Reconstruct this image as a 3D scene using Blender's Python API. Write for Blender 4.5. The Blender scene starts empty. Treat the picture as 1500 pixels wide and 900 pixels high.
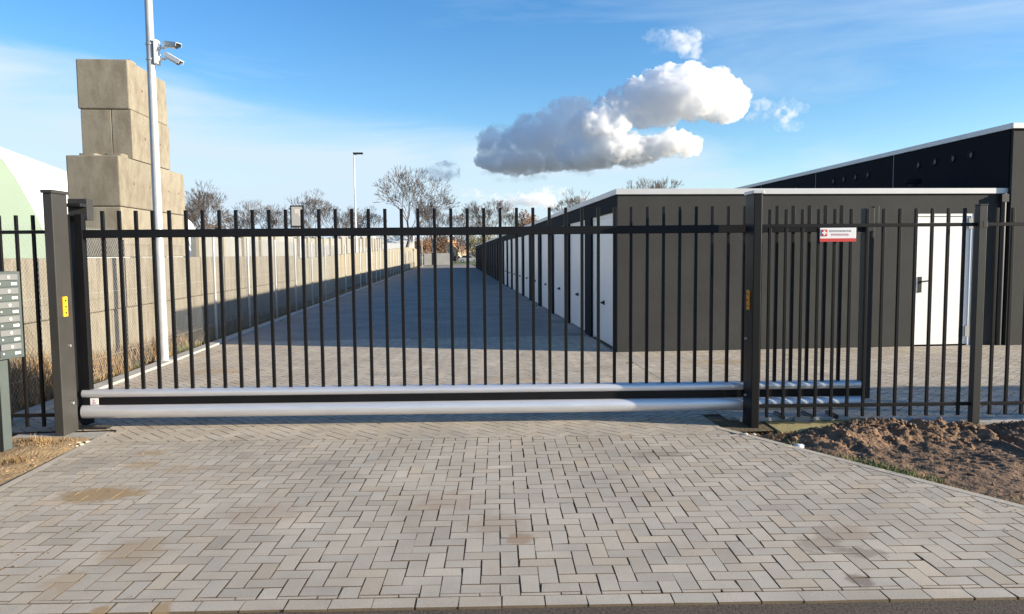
import bpy, bmesh, math, random
from mathutils import Vector, Matrix, noise
S = bpy.context.scene
COL = S.collection
R = math.radians

# ------------------------------------------------------------------ camera, sky, sun, exposure
F_PX, H = 1072.0, 1.6
YAW, PITCH, ROLL = R(4.53), R(4.15), R(0.5)
fwd = Vector((math.sin(YAW)*math.cos(PITCH), math.cos(YAW)*math.cos(PITCH), -math.sin(PITCH)))
r0 = Vector((math.cos(YAW), -math.sin(YAW), 0)); u0 = r0.cross(fwd)
c_right = r0*math.cos(ROLL) - u0*math.sin(ROLL)
c_up = r0*math.sin(ROLL) + u0*math.cos(ROLL)
cd = bpy.data.cameras.new('camera'); cam = bpy.data.objects.new('camera', cd); COL.objects.link(cam)
cam.matrix_world = Matrix((
    (c_right.x, c_up.x, -fwd.x, 0), (c_right.y, c_up.y, -fwd.y, 0), (c_right.z, c_up.z, -fwd.z, H), (0, 0, 0, 1)))
cd.sensor_fit = 'HORIZONTAL'; cd.sensor_width = 36; cd.lens = 36*F_PX/1500
cd.clip_start = 0.05; cd.clip_end = 9000
S.camera = cam
def ray(px, py): return fwd + c_right*((px-750)/F_PX) - c_up*((py-450)/F_PX)
def at(px, py, Y):
    d = ray(px, py); return Vector((0, 0, H)) + d*(Y/d.y)

SUN_EL, SUN_AZ = R(14.0), R(106.7)          # azimuth clockwise from +Y
SUN_DIR = Vector((math.sin(SUN_AZ)*math.cos(SUN_EL), math.cos(SUN_AZ)*math.cos(SUN_EL), math.sin(SUN_EL)))
W = bpy.data.worlds.new('World'); S.world = W; W.use_nodes = True
nt = W.node_tree; nt.nodes.clear()
def wn(t, **k):
    n = nt.nodes.new(t)
    for a, b in k.items(): setattr(n, a, b)
    return n
sky = wn('ShaderNodeTexSky', sky_type='NISHITA', sun_disc=False)
sky.sun_elevation = SUN_EL; sky.sun_rotation = SUN_AZ; sky.air_density = 1.0; sky.dust_density = 0.3; sky.ozone_density = 2.5
bg = wn('ShaderNodeBackground'); bg.inputs['Strength'].default_value = 0.105
out = wn('ShaderNodeOutputWorld')
# thin high cirrus: direction-based noise, streaky, stronger toward the horizon
tc = wn('ShaderNodeTexCoord')
mp = wn('ShaderNodeMapping'); mp.inputs['Rotation'].default_value = (0, R(12), R(10)); mp.inputs['Scale'].default_value = (1.1, 1.6, 7.0)
n1 = wn('ShaderNodeTexNoise'); n1.inputs['Scale'].default_value = 1.7; n1.inputs['Detail'].default_value = 9; n1.inputs['Roughness'].default_value = 0.55; n1.inputs['Distortion'].default_value = 0.5
cr = wn('ShaderNodeValToRGB'); cr.color_ramp.elements[0].position = 0.46; cr.color_ramp.elements[1].position = 0.74
cr.color_ramp.elements[0].color = (0, 0, 0, 1); cr.color_ramp.elements[1].color = (0.6, 0.6, 0.6, 1)
sep = wn('ShaderNodeSeparateXYZ')
hor = wn('ShaderNodeMapRange', interpolation_type='SMOOTHSTEP'); hor.inputs['From Min'].default_value = 0.115; hor.inputs['From Max'].default_value = 0.01
hor.inputs['To Min'].default_value = 0.0; hor.inputs['To Max'].default_value = 0.85
mx = wn('ShaderNodeMath', operation='ADD', use_clamp=True)
hn = wn('ShaderNodeMath', operation='MULTIPLY'); 
hs = wn('ShaderNodeHueSaturation'); hs.inputs['Saturation'].default_value = 1.3; hs.inputs['Value'].default_value = 1.0; hs.inputs['Hue'].default_value = 0.507
mix = wn('ShaderNodeMix', data_type='RGBA'); mix.inputs['B'].default_value = (2.9, 3.6, 4.2, 1)
L = nt.links.new
L(tc.outputs['Generated'], mp.inputs['Vector']); L(mp.outputs[0], n1.inputs['Vector']); L(n1.outputs['Fac'], cr.inputs[0])
L(tc.outputs['Generated'], sep.inputs[0])
vd = wn('ShaderNodeVectorMath', operation='DOT_PRODUCT'); vd.inputs[1].default_value = (0.13, 0.0, 1.0)
L(tc.outputs['Generated'], vd.inputs[0])
nv = wn('ShaderNodeMath', operation='MULTIPLY_ADD'); nv.inputs[1].default_value = -0.16; L(n1.outputs['Fac'], nv.inputs[0]); L(vd.outputs['Value'], nv.inputs[2])
L(nv.outputs[0], hor.inputs['Value'])
wide = wn('ShaderNodeMapRange', interpolation_type='SMOOTHSTEP'); wide.inputs['From Min'].default_value = 0.55; wide.inputs['From Max'].default_value = 0.12
wide.inputs['To Min'].default_value = 0.25; wide.inputs['To Max'].default_value = 1.0
L(sep.outputs['Z'], wide.inputs['Value']); L(wide.outputs[0], hn.inputs[1]); L(cr.outputs[0], hn.inputs[0])
L(hn.outputs[0], mx.inputs[0]); L(hor.outputs[0], mx.inputs[1])
L(sky.outputs[0], hs.inputs['Color']); L(hs.outputs[0], mix.inputs['A']); L(mx.outputs[0], mix.inputs['Factor'])
L(mix.outputs['Result'], bg.inputs['Color']); L(bg.outputs[0], out.inputs['Surface'])

sd = bpy.data.lights.new('sun', 'SUN'); sd.energy = 5.0; sd.angle = R(0.5); sd.color = (1.0, 0.88, 0.70)
sun = bpy.data.objects.new('sun', sd); COL.objects.link(sun)
sun.rotation_euler = SUN_DIR.to_track_quat('Z', 'Y').to_euler(); sun.location = (20, -5, 30)
S.view_settings.view_transform = 'Standard'; S.view_settings.look = 'None'; S.view_settings.gamma = 1.0
S.view_settings.exposure = 1.2
S.cycles.use_denoising = True; S.cycles.volume_bounces = 20; S.cycles.max_bounces = 24
S.cycles.sample_clamp_indirect = 6

# ------------------------------------------------------------------ materials
def mat(name, col, rough=0.6, metal=0.0, var=0.0, scale=6.0, bump=0.0, bscale=60.0, dirt=None, spec=0.5, coat=0.0, stretch=(1, 1, 1), dscale=1.5, dlo=0.5, dhi=0.75, damt=0.8):
    m = bpy.data.materials.new(name); m.use_nodes = True
    t = m.node_tree; b = t.nodes['Principled BSDF']
    b.inputs['Roughness'].default_value = rough; b.inputs['Metallic'].default_value = metal
    b.inputs['Specular IOR Level'].default_value = spec; b.inputs['Coat Weight'].default_value = coat
    co = t.nodes.new('ShaderNodeTexCoord'); ma = t.nodes.new('ShaderNodeMapping'); ma.inputs['Scale'].default_value = stretch
    t.links.new(co.outputs['Object'], ma.inputs[0])
    rgb = t.nodes.new('ShaderNodeRGB'); rgb.outputs[0].default_value = (*col, 1)
    cur = rgb.outputs[0]
    if var:
        n = t.nodes.new('ShaderNodeTexNoise'); n.inputs['Scale'].default_value = scale; n.inputs['Detail'].default_value = 8; n.inputs['Roughness'].default_value = 0.65
        t.links.new(ma.outputs[0], n.inputs['Vector'])
        mr = t.nodes.new('ShaderNodeMapRange'); mr.inputs['From Min'].default_value = 0.3; mr.inputs['From Max'].default_value = 0.7
        mr.inputs['To Min'].default_value = 1-var; mr.inputs['To Max'].default_value = 1+var
        t.links.new(n.outputs['Fac'], mr.inputs['Value'])
        mm = t.nodes.new('ShaderNodeVectorMath'); mm.operation = 'SCALE'
        t.links.new(cur, mm.inputs[0]); t.links.new(mr.outputs[0], mm.inputs['Scale']); cur = mm.outputs[0]
    if dirt:
        n = t.nodes.new('ShaderNodeTexNoise'); n.inputs['Scale'].default_value = dscale; n.inputs['Detail'].default_value = 9; n.inputs['Roughness'].default_value = 0.7
        t.links.new(ma.outputs[0], n.inputs['Vector'])
        mr = t.nodes.new('ShaderNodeMapRange'); mr.inputs['From Min'].default_value = dlo; mr.inputs['From Max'].default_value = dhi; mr.inputs['To Max'].default_value = damt
        t.links.new(n.outputs['Fac'], mr.inputs['Value'])
        mi = t.nodes.new('ShaderNodeMix'); mi.data_type = 'RGBA'; mi.inputs['B'].default_value = (*dirt, 1)
        t.links.new(mr.outputs[0], mi.inputs['Factor']); t.links.new(cur, mi.inputs['A']); cur = mi.outputs['Result']
    t.links.new(cur, b.inputs['Base Color'])
    if bump:
        n = t.nodes.new('ShaderNodeTexNoise'); n.inputs['Scale'].default_value = bscale; n.inputs['Detail'].default_value = 6
        t.links.new(co.outputs['Object'], n.inputs['Vector'])
        bp = t.nodes.new('ShaderNodeBump'); bp.inputs['Strength'].default_value = bump; bp.inputs['Distance'].default_value = 0.02
        t.links.new(n.outputs['Fac'], bp.inputs['Height']); t.links.new(bp.outputs[0], b.inputs['Normal'])
    if name in ('cast_concrete', 'light_grey_board'):
        oi = t.nodes.new('ShaderNodeObjectInfo'); mr = t.nodes.new('ShaderNodeMapRange'); mr.inputs['To Min'].default_value = .84; mr.inputs['To Max'].default_value = 1.1
        t.links.new(oi.outputs['Random'], mr.inputs['Value']); vs_ = t.nodes.new('ShaderNodeVectorMath'); vs_.operation = 'SCALE'
        t.links.new(cur, vs_.inputs[0]); t.links.new(mr.outputs[0], vs_.inputs['Scale']); t.links.new(vs_.outputs[0], b.inputs['Base Color'])
    m['out'] = 1
    return m
M = {}
M['black'] = mat('black_powder_coat', (0.008, 0.008, 0.009), 0.45, var=0.2, scale=3, spec=0.2)
M['post'] = mat('dark_grey_powder_coat', (0.032, 0.032, 0.030), 0.5, spec=0.3, var=0.12, scale=4, bump=0.04, bscale=300)
M['postgrey'] = mat('grey_gate_post_coat', (0.04, 0.039, 0.037), 0.5, spec=0.3, var=0.12, scale=4, bump=0.04, bscale=300)
M['alu'] = mat('brushed_aluminium', (0.72, 0.72, 0.73), 0.42, 0.62, var=0.08, scale=3, stretch=(1, 8, 8))
M['galv'] = mat('galvanised_steel', (0.44, 0.455, 0.46), 0.5, 0.35, var=0.12, scale=7)
M['steelbolt'] = mat('zinc_bolt', (0.6, 0.6, 0.6), 0.4, 0.7, var=0.1)
M['white'] = mat('white_paint', (0.78, 0.78, 0.76), 0.45, var=0.04, scale=2)
M['door'] = mat('white_door_paint', (0.80, 0.79, 0.76), 0.4, var=0.03, scale=1.5)
M['trim'] = mat('pale_aluminium_trim', (0.56, 0.56, 0.55), 0.4, 0.2, var=0.05, scale=2)
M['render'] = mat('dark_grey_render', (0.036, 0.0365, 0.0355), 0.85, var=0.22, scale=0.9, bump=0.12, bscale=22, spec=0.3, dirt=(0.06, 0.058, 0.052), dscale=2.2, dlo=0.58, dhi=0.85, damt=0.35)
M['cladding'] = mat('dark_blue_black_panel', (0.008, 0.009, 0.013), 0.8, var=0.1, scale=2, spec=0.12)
M['anth'] = mat('anthracite_door', (0.02, 0.021, 0.024), 0.7, spec=0.2, var=0.1, scale=2)
M['conc'] = mat('cast_concrete', (0.245, 0.220, 0.170), 0.9, var=0.18, scale=1.6, bump=0.12, bscale=25, stretch=(1, 1, .55), dirt=(0.11, 0.085, 0.052), dscale=2.6, dlo=0.44, dhi=0.64, damt=0.62)
M['concstreak'] = mat('streaked_concrete', (0.245, 0.220, 0.170), 0.9, var=0.18, scale=1.2, bump=0.15, bscale=22, stretch=(1, 3.5, 0.45), dirt=(0.10, 0.075, 0.045), dscale=2.4, dlo=0.42, dhi=0.64, damt=0.7)
M['panel'] = mat('pale_precast_panel', (0.25, 0.225, 0.165), 0.9, var=0.14, scale=1.0, stretch=(1, 2.5, 0.4), dirt=(0.24, 0.2, 0.14), dscale=1.2, dlo=0.5, dhi=0.8, damt=0.5)
M['kerb'] = mat('kerb_concrete', (0.36, 0.35, 0.32), 0.85, var=0.15, scale=5, bump=0.15, bscale=60, dirt=(0.2, 0.17, 0.12), dlo=0.55)
M['edging'] = mat('pale_edging', (0.44, 0.385, 0.30), 0.88, var=0.12, scale=9, bump=0.12, bscale=90)
M['sandbed'] = mat('joint_sand', (0.13, 0.095, 0.058), 0.95, var=0.3, scale=30, bump=0.4, bscale=120)
M['soil'] = mat('sandy_soil', (0.29, 0.20, 0.105), 0.95, var=0.3, scale=7, bump=0.8, bscale=55, dirt=(0.16, 0.10, 0.05), dscale=3, dlo=0.52)
M['mud'] = mat('churned_brown_soil', (0.185, 0.110, 0.062), 0.95, var=0.4, scale=9, bump=0.9, bscale=45, dirt=(0.04, 0.026, 0.018), dscale=4, dlo=0.47, dhi=0.68)
M['moss'] = mat('mossy_concrete', (0.34, 0.28, 0.12), 0.95, var=0.25, scale=12, bump=0.3, bscale=70, dirt=(0.14, 0.14, 0.05), dscale=5, dlo=0.45)
M['asphalt'] = mat('asphalt', (0.078, 0.060, 0.045), 0.9, var=0.95, scale=70, bump=0.9, bscale=150, dirt=(0.11, 0.082, 0.055), dscale=3, dlo=0.45, dhi=0.8, damt=0.7)
M['ground'] = mat('rough_ground', (0.10, 0.085, 0.045), 0.95, var=0.3, scale=0.3, dirt=(0.06, 0.08, 0.03), dscale=0.08)
M['lawn'] = mat('winter_lawn', (0.10, 0.13, 0.04), 0.95, var=0.3, scale=1.0)
M['verge'] = mat('mossy_soil', (0.12, 0.085, 0.045), 0.95, var=0.4, scale=8, bump=0.6, bscale=40, dirt=(0.09, 0.10, 0.03), dscale=3)
M['tentgreen'] = mat('pale_green_sheet', (0.42, 0.53, 0.40), 0.6, var=0.05, scale=1.0)
M['tentwhite'] = mat('white_tarpaulin', (0.80, 0.80, 0.77), 0.6, var=0.03, scale=1)
M['yellow'] = mat('yellow_plate', (0.78, 0.46, 0.02), 0.5, var=0.05)
M['orange'] = mat('orange_plate', (0.62, 0.26, 0.02), 0.5, var=0.05)
M['red'] = mat('red_print', (0.55, 0.035, 0.03), 0.5, var=0.05)
M['signwhite'] = mat('sign_white', (0.80, 0.78, 0.78), 0.45, var=0.02)
M['greytext'] = mat('grey_print', (0.42, 0.40, 0.38), 0.6, var=0.05)
M['pinktext'] = mat('pink_print', (0.62, 0.38, 0.40), 0.6, var=0.05)
M['mbcase'] = mat('dark_green_grey_case', (0.045, 0.062, 0.062), 0.5, var=0.1, scale=4)
M['mbflap'] = mat('light_grey_flap', (0.13, 0.138, 0.142), 0.5, 0.1, var=0.08, scale=9)
M['dark'] = mat('black_plastic', (0.015, 0.015, 0.016), 0.4, var=0.1)
M['glass'] = mat('dark_glass', (0.02, 0.025, 0.03), 0.08, var=0.05)
M['bark'] = mat('winter_bark', (0.11, 0.088, 0.075), 0.9, var=0.25, scale=3)
M['twig'] = mat('winter_twigs', (0.105, 0.088, 0.078), 0.9, var=0.2, scale=2)
M['rust'] = mat('rust_brown_leaves', (0.16, 0.085, 0.042), 0.9, var=0.35, scale=0.6)
M['conifer'] = mat('olive_foliage', (0.12, 0.10, 0.035), 0.9, var=0.4, scale=0.7)
M['dry'] = mat('dry_stalks', (0.26, 0.17, 0.08), 0.9, var=0.35, scale=5)
M['greenery'] = mat('green_blades', (0.085, 0.12, 0.025), 0.8, var=0.35, scale=8)
M['cream'] = mat('cream_wall', (0.55, 0.46, 0.33), 0.8, var=0.08, scale=1)
M['tile'] = mat('orange_roof_tile', (0.48, 0.26, 0.13), 0.8, var=0.15, scale=3)
M['lightgrey'] = mat('light_grey_board', (0.29, 0.29, 0.275), 0.7, var=0.14, scale=0.8)
M['rubber'] = mat('rubber', (0.02, 0.02, 0.02), 0.8, var=0.1)
M['silvercar'] = mat('silver_car_paint', (0.5, 0.51, 0.53), 0.3, 0.4, var=0.03)
M['darkcar'] = mat('dark_car_paint', (0.03, 0.035, 0.045), 0.3, 0.2, var=0.03)
M['paper'] = mat('crumpled_foil', (0.65, 0.68, 0.74), 0.5, var=0.1)
M['stone'] = mat('pale_rubble', (0.50, 0.45, 0.37), 0.9, var=0.2, scale=20)

# paver material: per paver tone, speckle, sand patches and rust stains with shapes of their own
def paver_mat():
    m = bpy.data.materials.new('grey_paver'); m.use_nodes = True
    t = m.node_tree; b = t.nodes['Principled BSDF']; b.inputs['Roughness'].default_value = 0.88; b.inputs['Specular IOR Level'].default_value = 0.3
    N = t.nodes.new; K = t.links.new
    at_ = N('ShaderNodeAttribute'); at_.attribute_name = 'tone'
    co = N('ShaderNodeTexCoord')
    sp = N('ShaderNodeTexNoise'); sp.inputs['Scale'].default_value = 160; sp.inputs['Detail'].default_value = 4; K(co.outputs['Object'], sp.inputs['Vector'])
    mr = N('ShaderNodeMapRange'); mr.inputs['From Min'].default_value = 0.3; mr.inputs['From Max'].default_value = 0.7; mr.inputs['To Min'].default_value = 0.80; mr.inputs['To Max'].default_value = 1.17
    K(sp.outputs['Fac'], mr.inputs['Value'])
    lg = N('ShaderNodeTexNoise'); lg.inputs['Scale'].default_value = 1.3; lg.inputs['Detail'].default_value = 7; lg.inputs['Roughness'].default_value = 0.65; K(co.outputs['Object'], lg.inputs['Vector'])
    mr2 = N('ShaderNodeMapRange'); mr2.inputs['From Min'].default_value = 0.3; mr2.inputs['From Max'].default_value = 0.7; mr2.inputs['To Min'].default_value = 0.80; mr2.inputs['To Max'].default_value = 1.12
    K(lg.outputs['Fac'], mr2.inputs['Value'])
    mu = N('ShaderNodeMath'); mu.operation = 'MULTIPLY'; K(mr.outputs[0], mu.inputs[0]); K(mr2.outputs[0], mu.inputs[1])
    vm = N('ShaderNodeVectorMath'); vm.operation = 'SCALE'; K(at_.outputs['Color'], vm.inputs[0]); K(mu.outputs[0], vm.inputs['Scale'])
    cur = vm.outputs[0]
    # (x, y, rx, ry, colour, strength)
    SAND = (0.33, 0.235, 0.13); RUST = (0.30, 0.20, 0.13); DRK = (0.12, 0.085, 0.06)
    spots = [(-2.44, 5.05, .26, .18, SAND, 1), (-2.3, 5.05, .22, .12, SAND, 1), (-2.42, 5.75, .16, .14, SAND, .55), (-2.5, 6.1, .16, .1, SAND, .55), (-2.05, 5.6, .2, .12, SAND, .35),
             (-1.75, 4.03, .2, .22, SAND, .45), (-1.95, 3.7, .12, .14, SAND, .4), (.22, 4.25, .22, .18, RUST, .3), (.35, 4.0, .1, .1, RUST, .75), (-.05, 4.7, .25, .22, RUST, .35),
             (1.98, 3.75, .16, .14, DRK, .4), (2.15, 3.62, .12, .08, DRK, .45), (1.95, 3.32, .07, .1, DRK, .6), (2.2, 3.9, .2, .14, RUST, .35), (1.6, 5.6, .3, .12, DRK, .35), (4.05, 10.3, .9, .25, SAND, .5), (-3.35, 10.4, .5, .3, SAND, .55), (.7, 9.2, .6, .3, SAND, .25), (-1.35, 3.34, .05, .09, SAND, .9), (-1.62, 3.34, .05, .09, SAND, .9), (-1.2, 4.55, .3, .25, RUST, .25)]
    wob = N('ShaderNodeTexNoise'); wob.inputs['Scale'].default_value = 14; wob.inputs['Detail'].default_value = 6; K(co.outputs['Object'], wob.inputs['Vector'])
    for (x, y, rx, ry, c, s) in spots:
        ma = N('ShaderNodeMapping'); ma.vector_type = 'POINT'
        ma.inputs['Location'].default_value = (-x/rx, -y/ry, 0); ma.inputs['Scale'].default_value = (1/rx, 1/ry, 0)
        K(co.outputs['Object'], ma.inputs[0])
        ln = N('ShaderNodeVectorMath'); ln.operation = 'LENGTH'; K(ma.outputs[0], ln.inputs[0])
        ad = N('ShaderNodeMath'); ad.operation = 'MULTIPLY_ADD'; K(wob.outputs['Fac'], ad.inputs[0]); ad.inputs[1].default_value = 1.5; K(ln.outputs['Value'], ad.inputs[2])
        r_ = N('ShaderNodeMapRange'); r_.inputs['From Min'].default_value = 1.75; r_.inputs['From Max'].default_value = 1.35; r_.inputs['To Max'].default_value = s
        K(ad.outputs[0], r_.inputs['Value'])
        mi = N('ShaderNodeMix'); mi.data_type = 'RGBA'; mi.inputs['B'].default_value = (*c, 1); K(r_.outputs[0], mi.inputs['Factor']); K(cur, mi.inputs['A']); cur = mi.outputs['Result']
    K(cur, b.inputs['Base Color'])
    bp = N('ShaderNodeBump'); bp.inputs['Strength'].default_value = 0.35; bp.inputs['Distance'].default_value = 0.004
    K(sp.outputs['Fac'], bp.inputs['Height']); K(bp.outputs[0], b.inputs['Normal'])
    return m
M['paver'] = paver_mat()
def farpave_mat():
    m = bpy.data.materials.new('far_paving'); m.use_nodes = True
    t = m.node_tree; b = t.nodes['Principled BSDF']; b.inputs['Roughness'].default_value = 0.88; b.inputs['Specular IOR Level'].default_value = 0.3
    N = t.nodes.new; K = t.links.new
    co = N('ShaderNodeTexCoord'); br = N('ShaderNodeTexBrick'); br.inputs['Scale'].default_value = 1; br.inputs['Brick Width'].default_value = .2; br.inputs['Row Height'].default_value = .1; br.inputs['Mortar Size'].default_value = .004
    br.inputs['Color1'].default_value = (.31, .275, .235, 1); br.inputs['Color2'].default_value = (.27, .24, .21, 1); br.inputs['Mortar'].default_value = (.12, .1, .075, 1)
    K(co.outputs['Object'], br.inputs['Vector'])
    n = N('ShaderNodeTexNoise'); n.inputs['Scale'].default_value = .9; n.inputs['Detail'].default_value = 8; K(co.outputs['Object'], n.inputs['Vector'])
    mr = N('ShaderNodeMapRange'); mr.inputs['From Min'].default_value = .3; mr.inputs['From Max'].default_value = .7; mr.inputs['To Min'].default_value = .8; mr.inputs['To Max'].default_value = 1.15; K(n.outputs['Fac'], mr.inputs['Value'])
    vm = N('ShaderNodeVectorMath'); vm.operation = 'SCALE'; K(br.outputs['Color'], vm.inputs[0]); K(mr.outputs[0], vm.inputs['Scale']); K(vm.outputs[0], b.inputs['Base Color'])
    return m
M['farpave'] = farpave_mat()

# ------------------------------------------------------------------ builders
def tag(o, label=None, cat=None, group=None, kind=None):
    if label: o['label'] = label
    if cat: o['category'] = cat
    if group: o['group'] = group
    if kind: o['kind'] = kind
    return o
def thing(name, label, cat, loc=(0, 0, 0), rz=0, group=None):
    o = bpy.data.objects.new(name, None); COL.objects.link(o); o.location = loc; o.rotation_euler = (0, 0, rz)
    o.empty_display_size = 0.2
    return tag(o, label, cat, group)
class MB:
    def __init__(s): s.v = []; s.f = []; s.sm = []
    def face(s, idx, smooth=False): s.f.append(idx); s.sm.append(smooth)
    def box(s, x0, x1, y0, y1, z0, z1, mtx=None):
        p = [(x0, y0, z0), (x1, y0, z0), (x1, y1, z0), (x0, y1, z0), (x0, y0, z1), (x1, y0, z1), (x1, y1, z1), (x0, y1, z1)]
        if mtx is not None: p = [tuple(mtx @ Vector(q)) for q in p]
        n = len(s.v); s.v += p
        for q in ((3, 2, 1, 0), (4, 5, 6, 7), (0, 1, 5, 4), (1, 2, 6, 5), (2, 3, 7, 6), (3, 0, 4, 7)): s.face([n+i for i in q])
        return s
    def tube(s, a, b, ra, rb=None, n=12, caps=True, smooth=True):
        a = Vector(a); b = Vector(b); rb = ra if rb is None else rb
        d = (b-a)
        if d.length < 1e-6: return s
        d.normalize(); u = d.orthogonal().normalized(); w = d.cross(u)
        k = len(s.v)
        for (c, r) in ((a, ra), (b, rb)):
            for i in range(n):
                t = 2*math.pi*i/n; s.v.append(tuple(c + (u*math.cos(t)+w*math.sin(t))*r))
        for i in range(n):
            j = (i+1) % n; s.face([k+i, k+j, k+n+j, k+n+i], smooth)
        if caps:
            k2 = len(s.v); s.v += s.v[k:k+2*n]
            s.face([k2+i for i in range(n)][::-1]); s.face([k2+n+i for i in range(n)])
        return s
    def prism(s, prof, axis, a, b, mtx=None, smooth=False):
        """prof: list of 2D points, extruded from a to b along axis ('x','y','z')"""
        n = len(prof); k = len(s.v)
        for c in (a, b):
            for (p, q) in prof:
                P = (c, p, q) if axis == 'x' else (p, c, q) if axis == 'y' else (p, q, c)
                s.v.append(tuple(mtx @ Vector(P)) if mtx is not None else P)
        for i in range(n):
            j = (i+1) % n; s.face([k+i, k+j, k+n+j, k+n+i], smooth)
        k2 = len(s.v); s.v += s.v[k:k+2*n]
        s.face([k2+i for i in range(n)][::-1]); s.face([k2+n+i for i in range(n)])
        return s
    def build(s, name, m, parent=None, bevel=0, fix=True, loc=None):
        me = bpy.data.meshes.new(name); me.from_pydata(s.v, [], s.f)
        for p, q in zip(me.polygons, s.sm): p.use_smooth = q
        if fix:
            bm = bmesh.new(); bm.from_mesh(me); bmesh.ops.recalc_face_normals(bm, faces=bm.faces); bm.to_mesh(me); bm.free()
        me.materials.append(m)
        o = bpy.data.objects.new(name, me); COL.objects.link(o)
        if parent: o.parent = parent
        if loc: o.location = loc
        if bevel:
            b = o.modifiers.new('bevel', 'BEVEL'); b.width = bevel; b.segments = 2; b.limit_method = 'ANGLE'
        return o
def box(name, m, x0, x1, y0, y1, z0, z1, parent=None, bevel=0): return MB().box(x0, x1, y0, y1, z0, z1).build(name, m, parent, bevel)
def copy_tree(o, parent=None):
    c = o.copy(); COL.objects.link(c)
    if parent: c.parent = parent
    for ch in o.children: copy_tree(ch, c)
    return c
def sheet(name, m, pts, z): 
    me = bpy.data.meshes.new(name); me.from_pydata([(x, y, z) for x, y in pts], [], [list(range(len(pts)))]); me.materials.append(m)
    o = bpy.data.objects.new(name, me); COL.objects.link(o); return o

# ------------------------------------------------------------------ ground
tag(sheet('ground', M['ground'], [(-4000, -300), (4000, -300), (4000, 6000), (-4000, 6000)], -0.16), kind='structure')
A = R(-3.5); TA = math.tan(A)                      # direction of the gate line
def gl(c, x): return c + TA*x                      # point of a line parallel to the gate
def apron_edge(y): return 2.41 + (6.45-y)*0.505    # right edge of the flared apron
tag(sheet('road', M['asphalt'], [(-60, gl(-6, -60)), (60, gl(-6, 60)), (60, gl(3.24, 60)), (-60, gl(3.24, -60))], -0.013), kind='structure')
def bed(x0, x1, y0, y1, nx, ny, fy0, fy1):
    v = []; f = []
    for b in range(ny+1):
        for a in range(nx+1):
            x = x0+(x1-x0)*a/nx; t = b/ny; y = fy0(x)*(1-t)+fy1(x)*t
            z = -.0024-.0075*max(0, min(1, (x+1.4)/3.2)) + .0007*noise.noise(Vector((x*2.2, y*2.2, 0))) if y < 6.9 else -.004
            v.append((x, y, z))
    for b in range(ny):
        for a in range(nx): k = b*(nx+1)+a; f.append([k, k+1, k+nx+2, k+nx+1])
    me = bpy.data.meshes.new('paving_bed'); me.from_pydata(v, [], f); me.materials.append(M['sandbed'])
    o = bpy.data.objects.new('paving_bed', me); COL.objects.link(o); tag(o, kind='structure')
bed(-3.18, 4.05, 0, 0, 80, 40, lambda x: gl(3.24, x), lambda x: min(6.93, 6.5-(x-2.36)*1.98))
bed(-4.3, 2.7, 0, 0, 10, 10, lambda x: 6.94, lambda x: 14.1); bed(2.7, 13, 0, 0, 10, 10, lambda x: gl(6.86, x), lambda x: 11.6)
tag(sheet('driveway', M['farpave'], [(-4.28, 14.05), (2.75, 14.05), (2.75, 116), (-4.28, 116)], -0.002), kind='structure')
tag(sheet('lawn', M['lawn'], [(-3, 116.5), (60, 116.5), (60, 260), (-3, 260)], -0.05), kind='structure')
tag(sheet('verge', M['verge'], [(-5.25, 6.9), (-4.5, 6.9), (-4.5, 116), (-5.25, 116)], -0.01), kind='structure')

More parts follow.
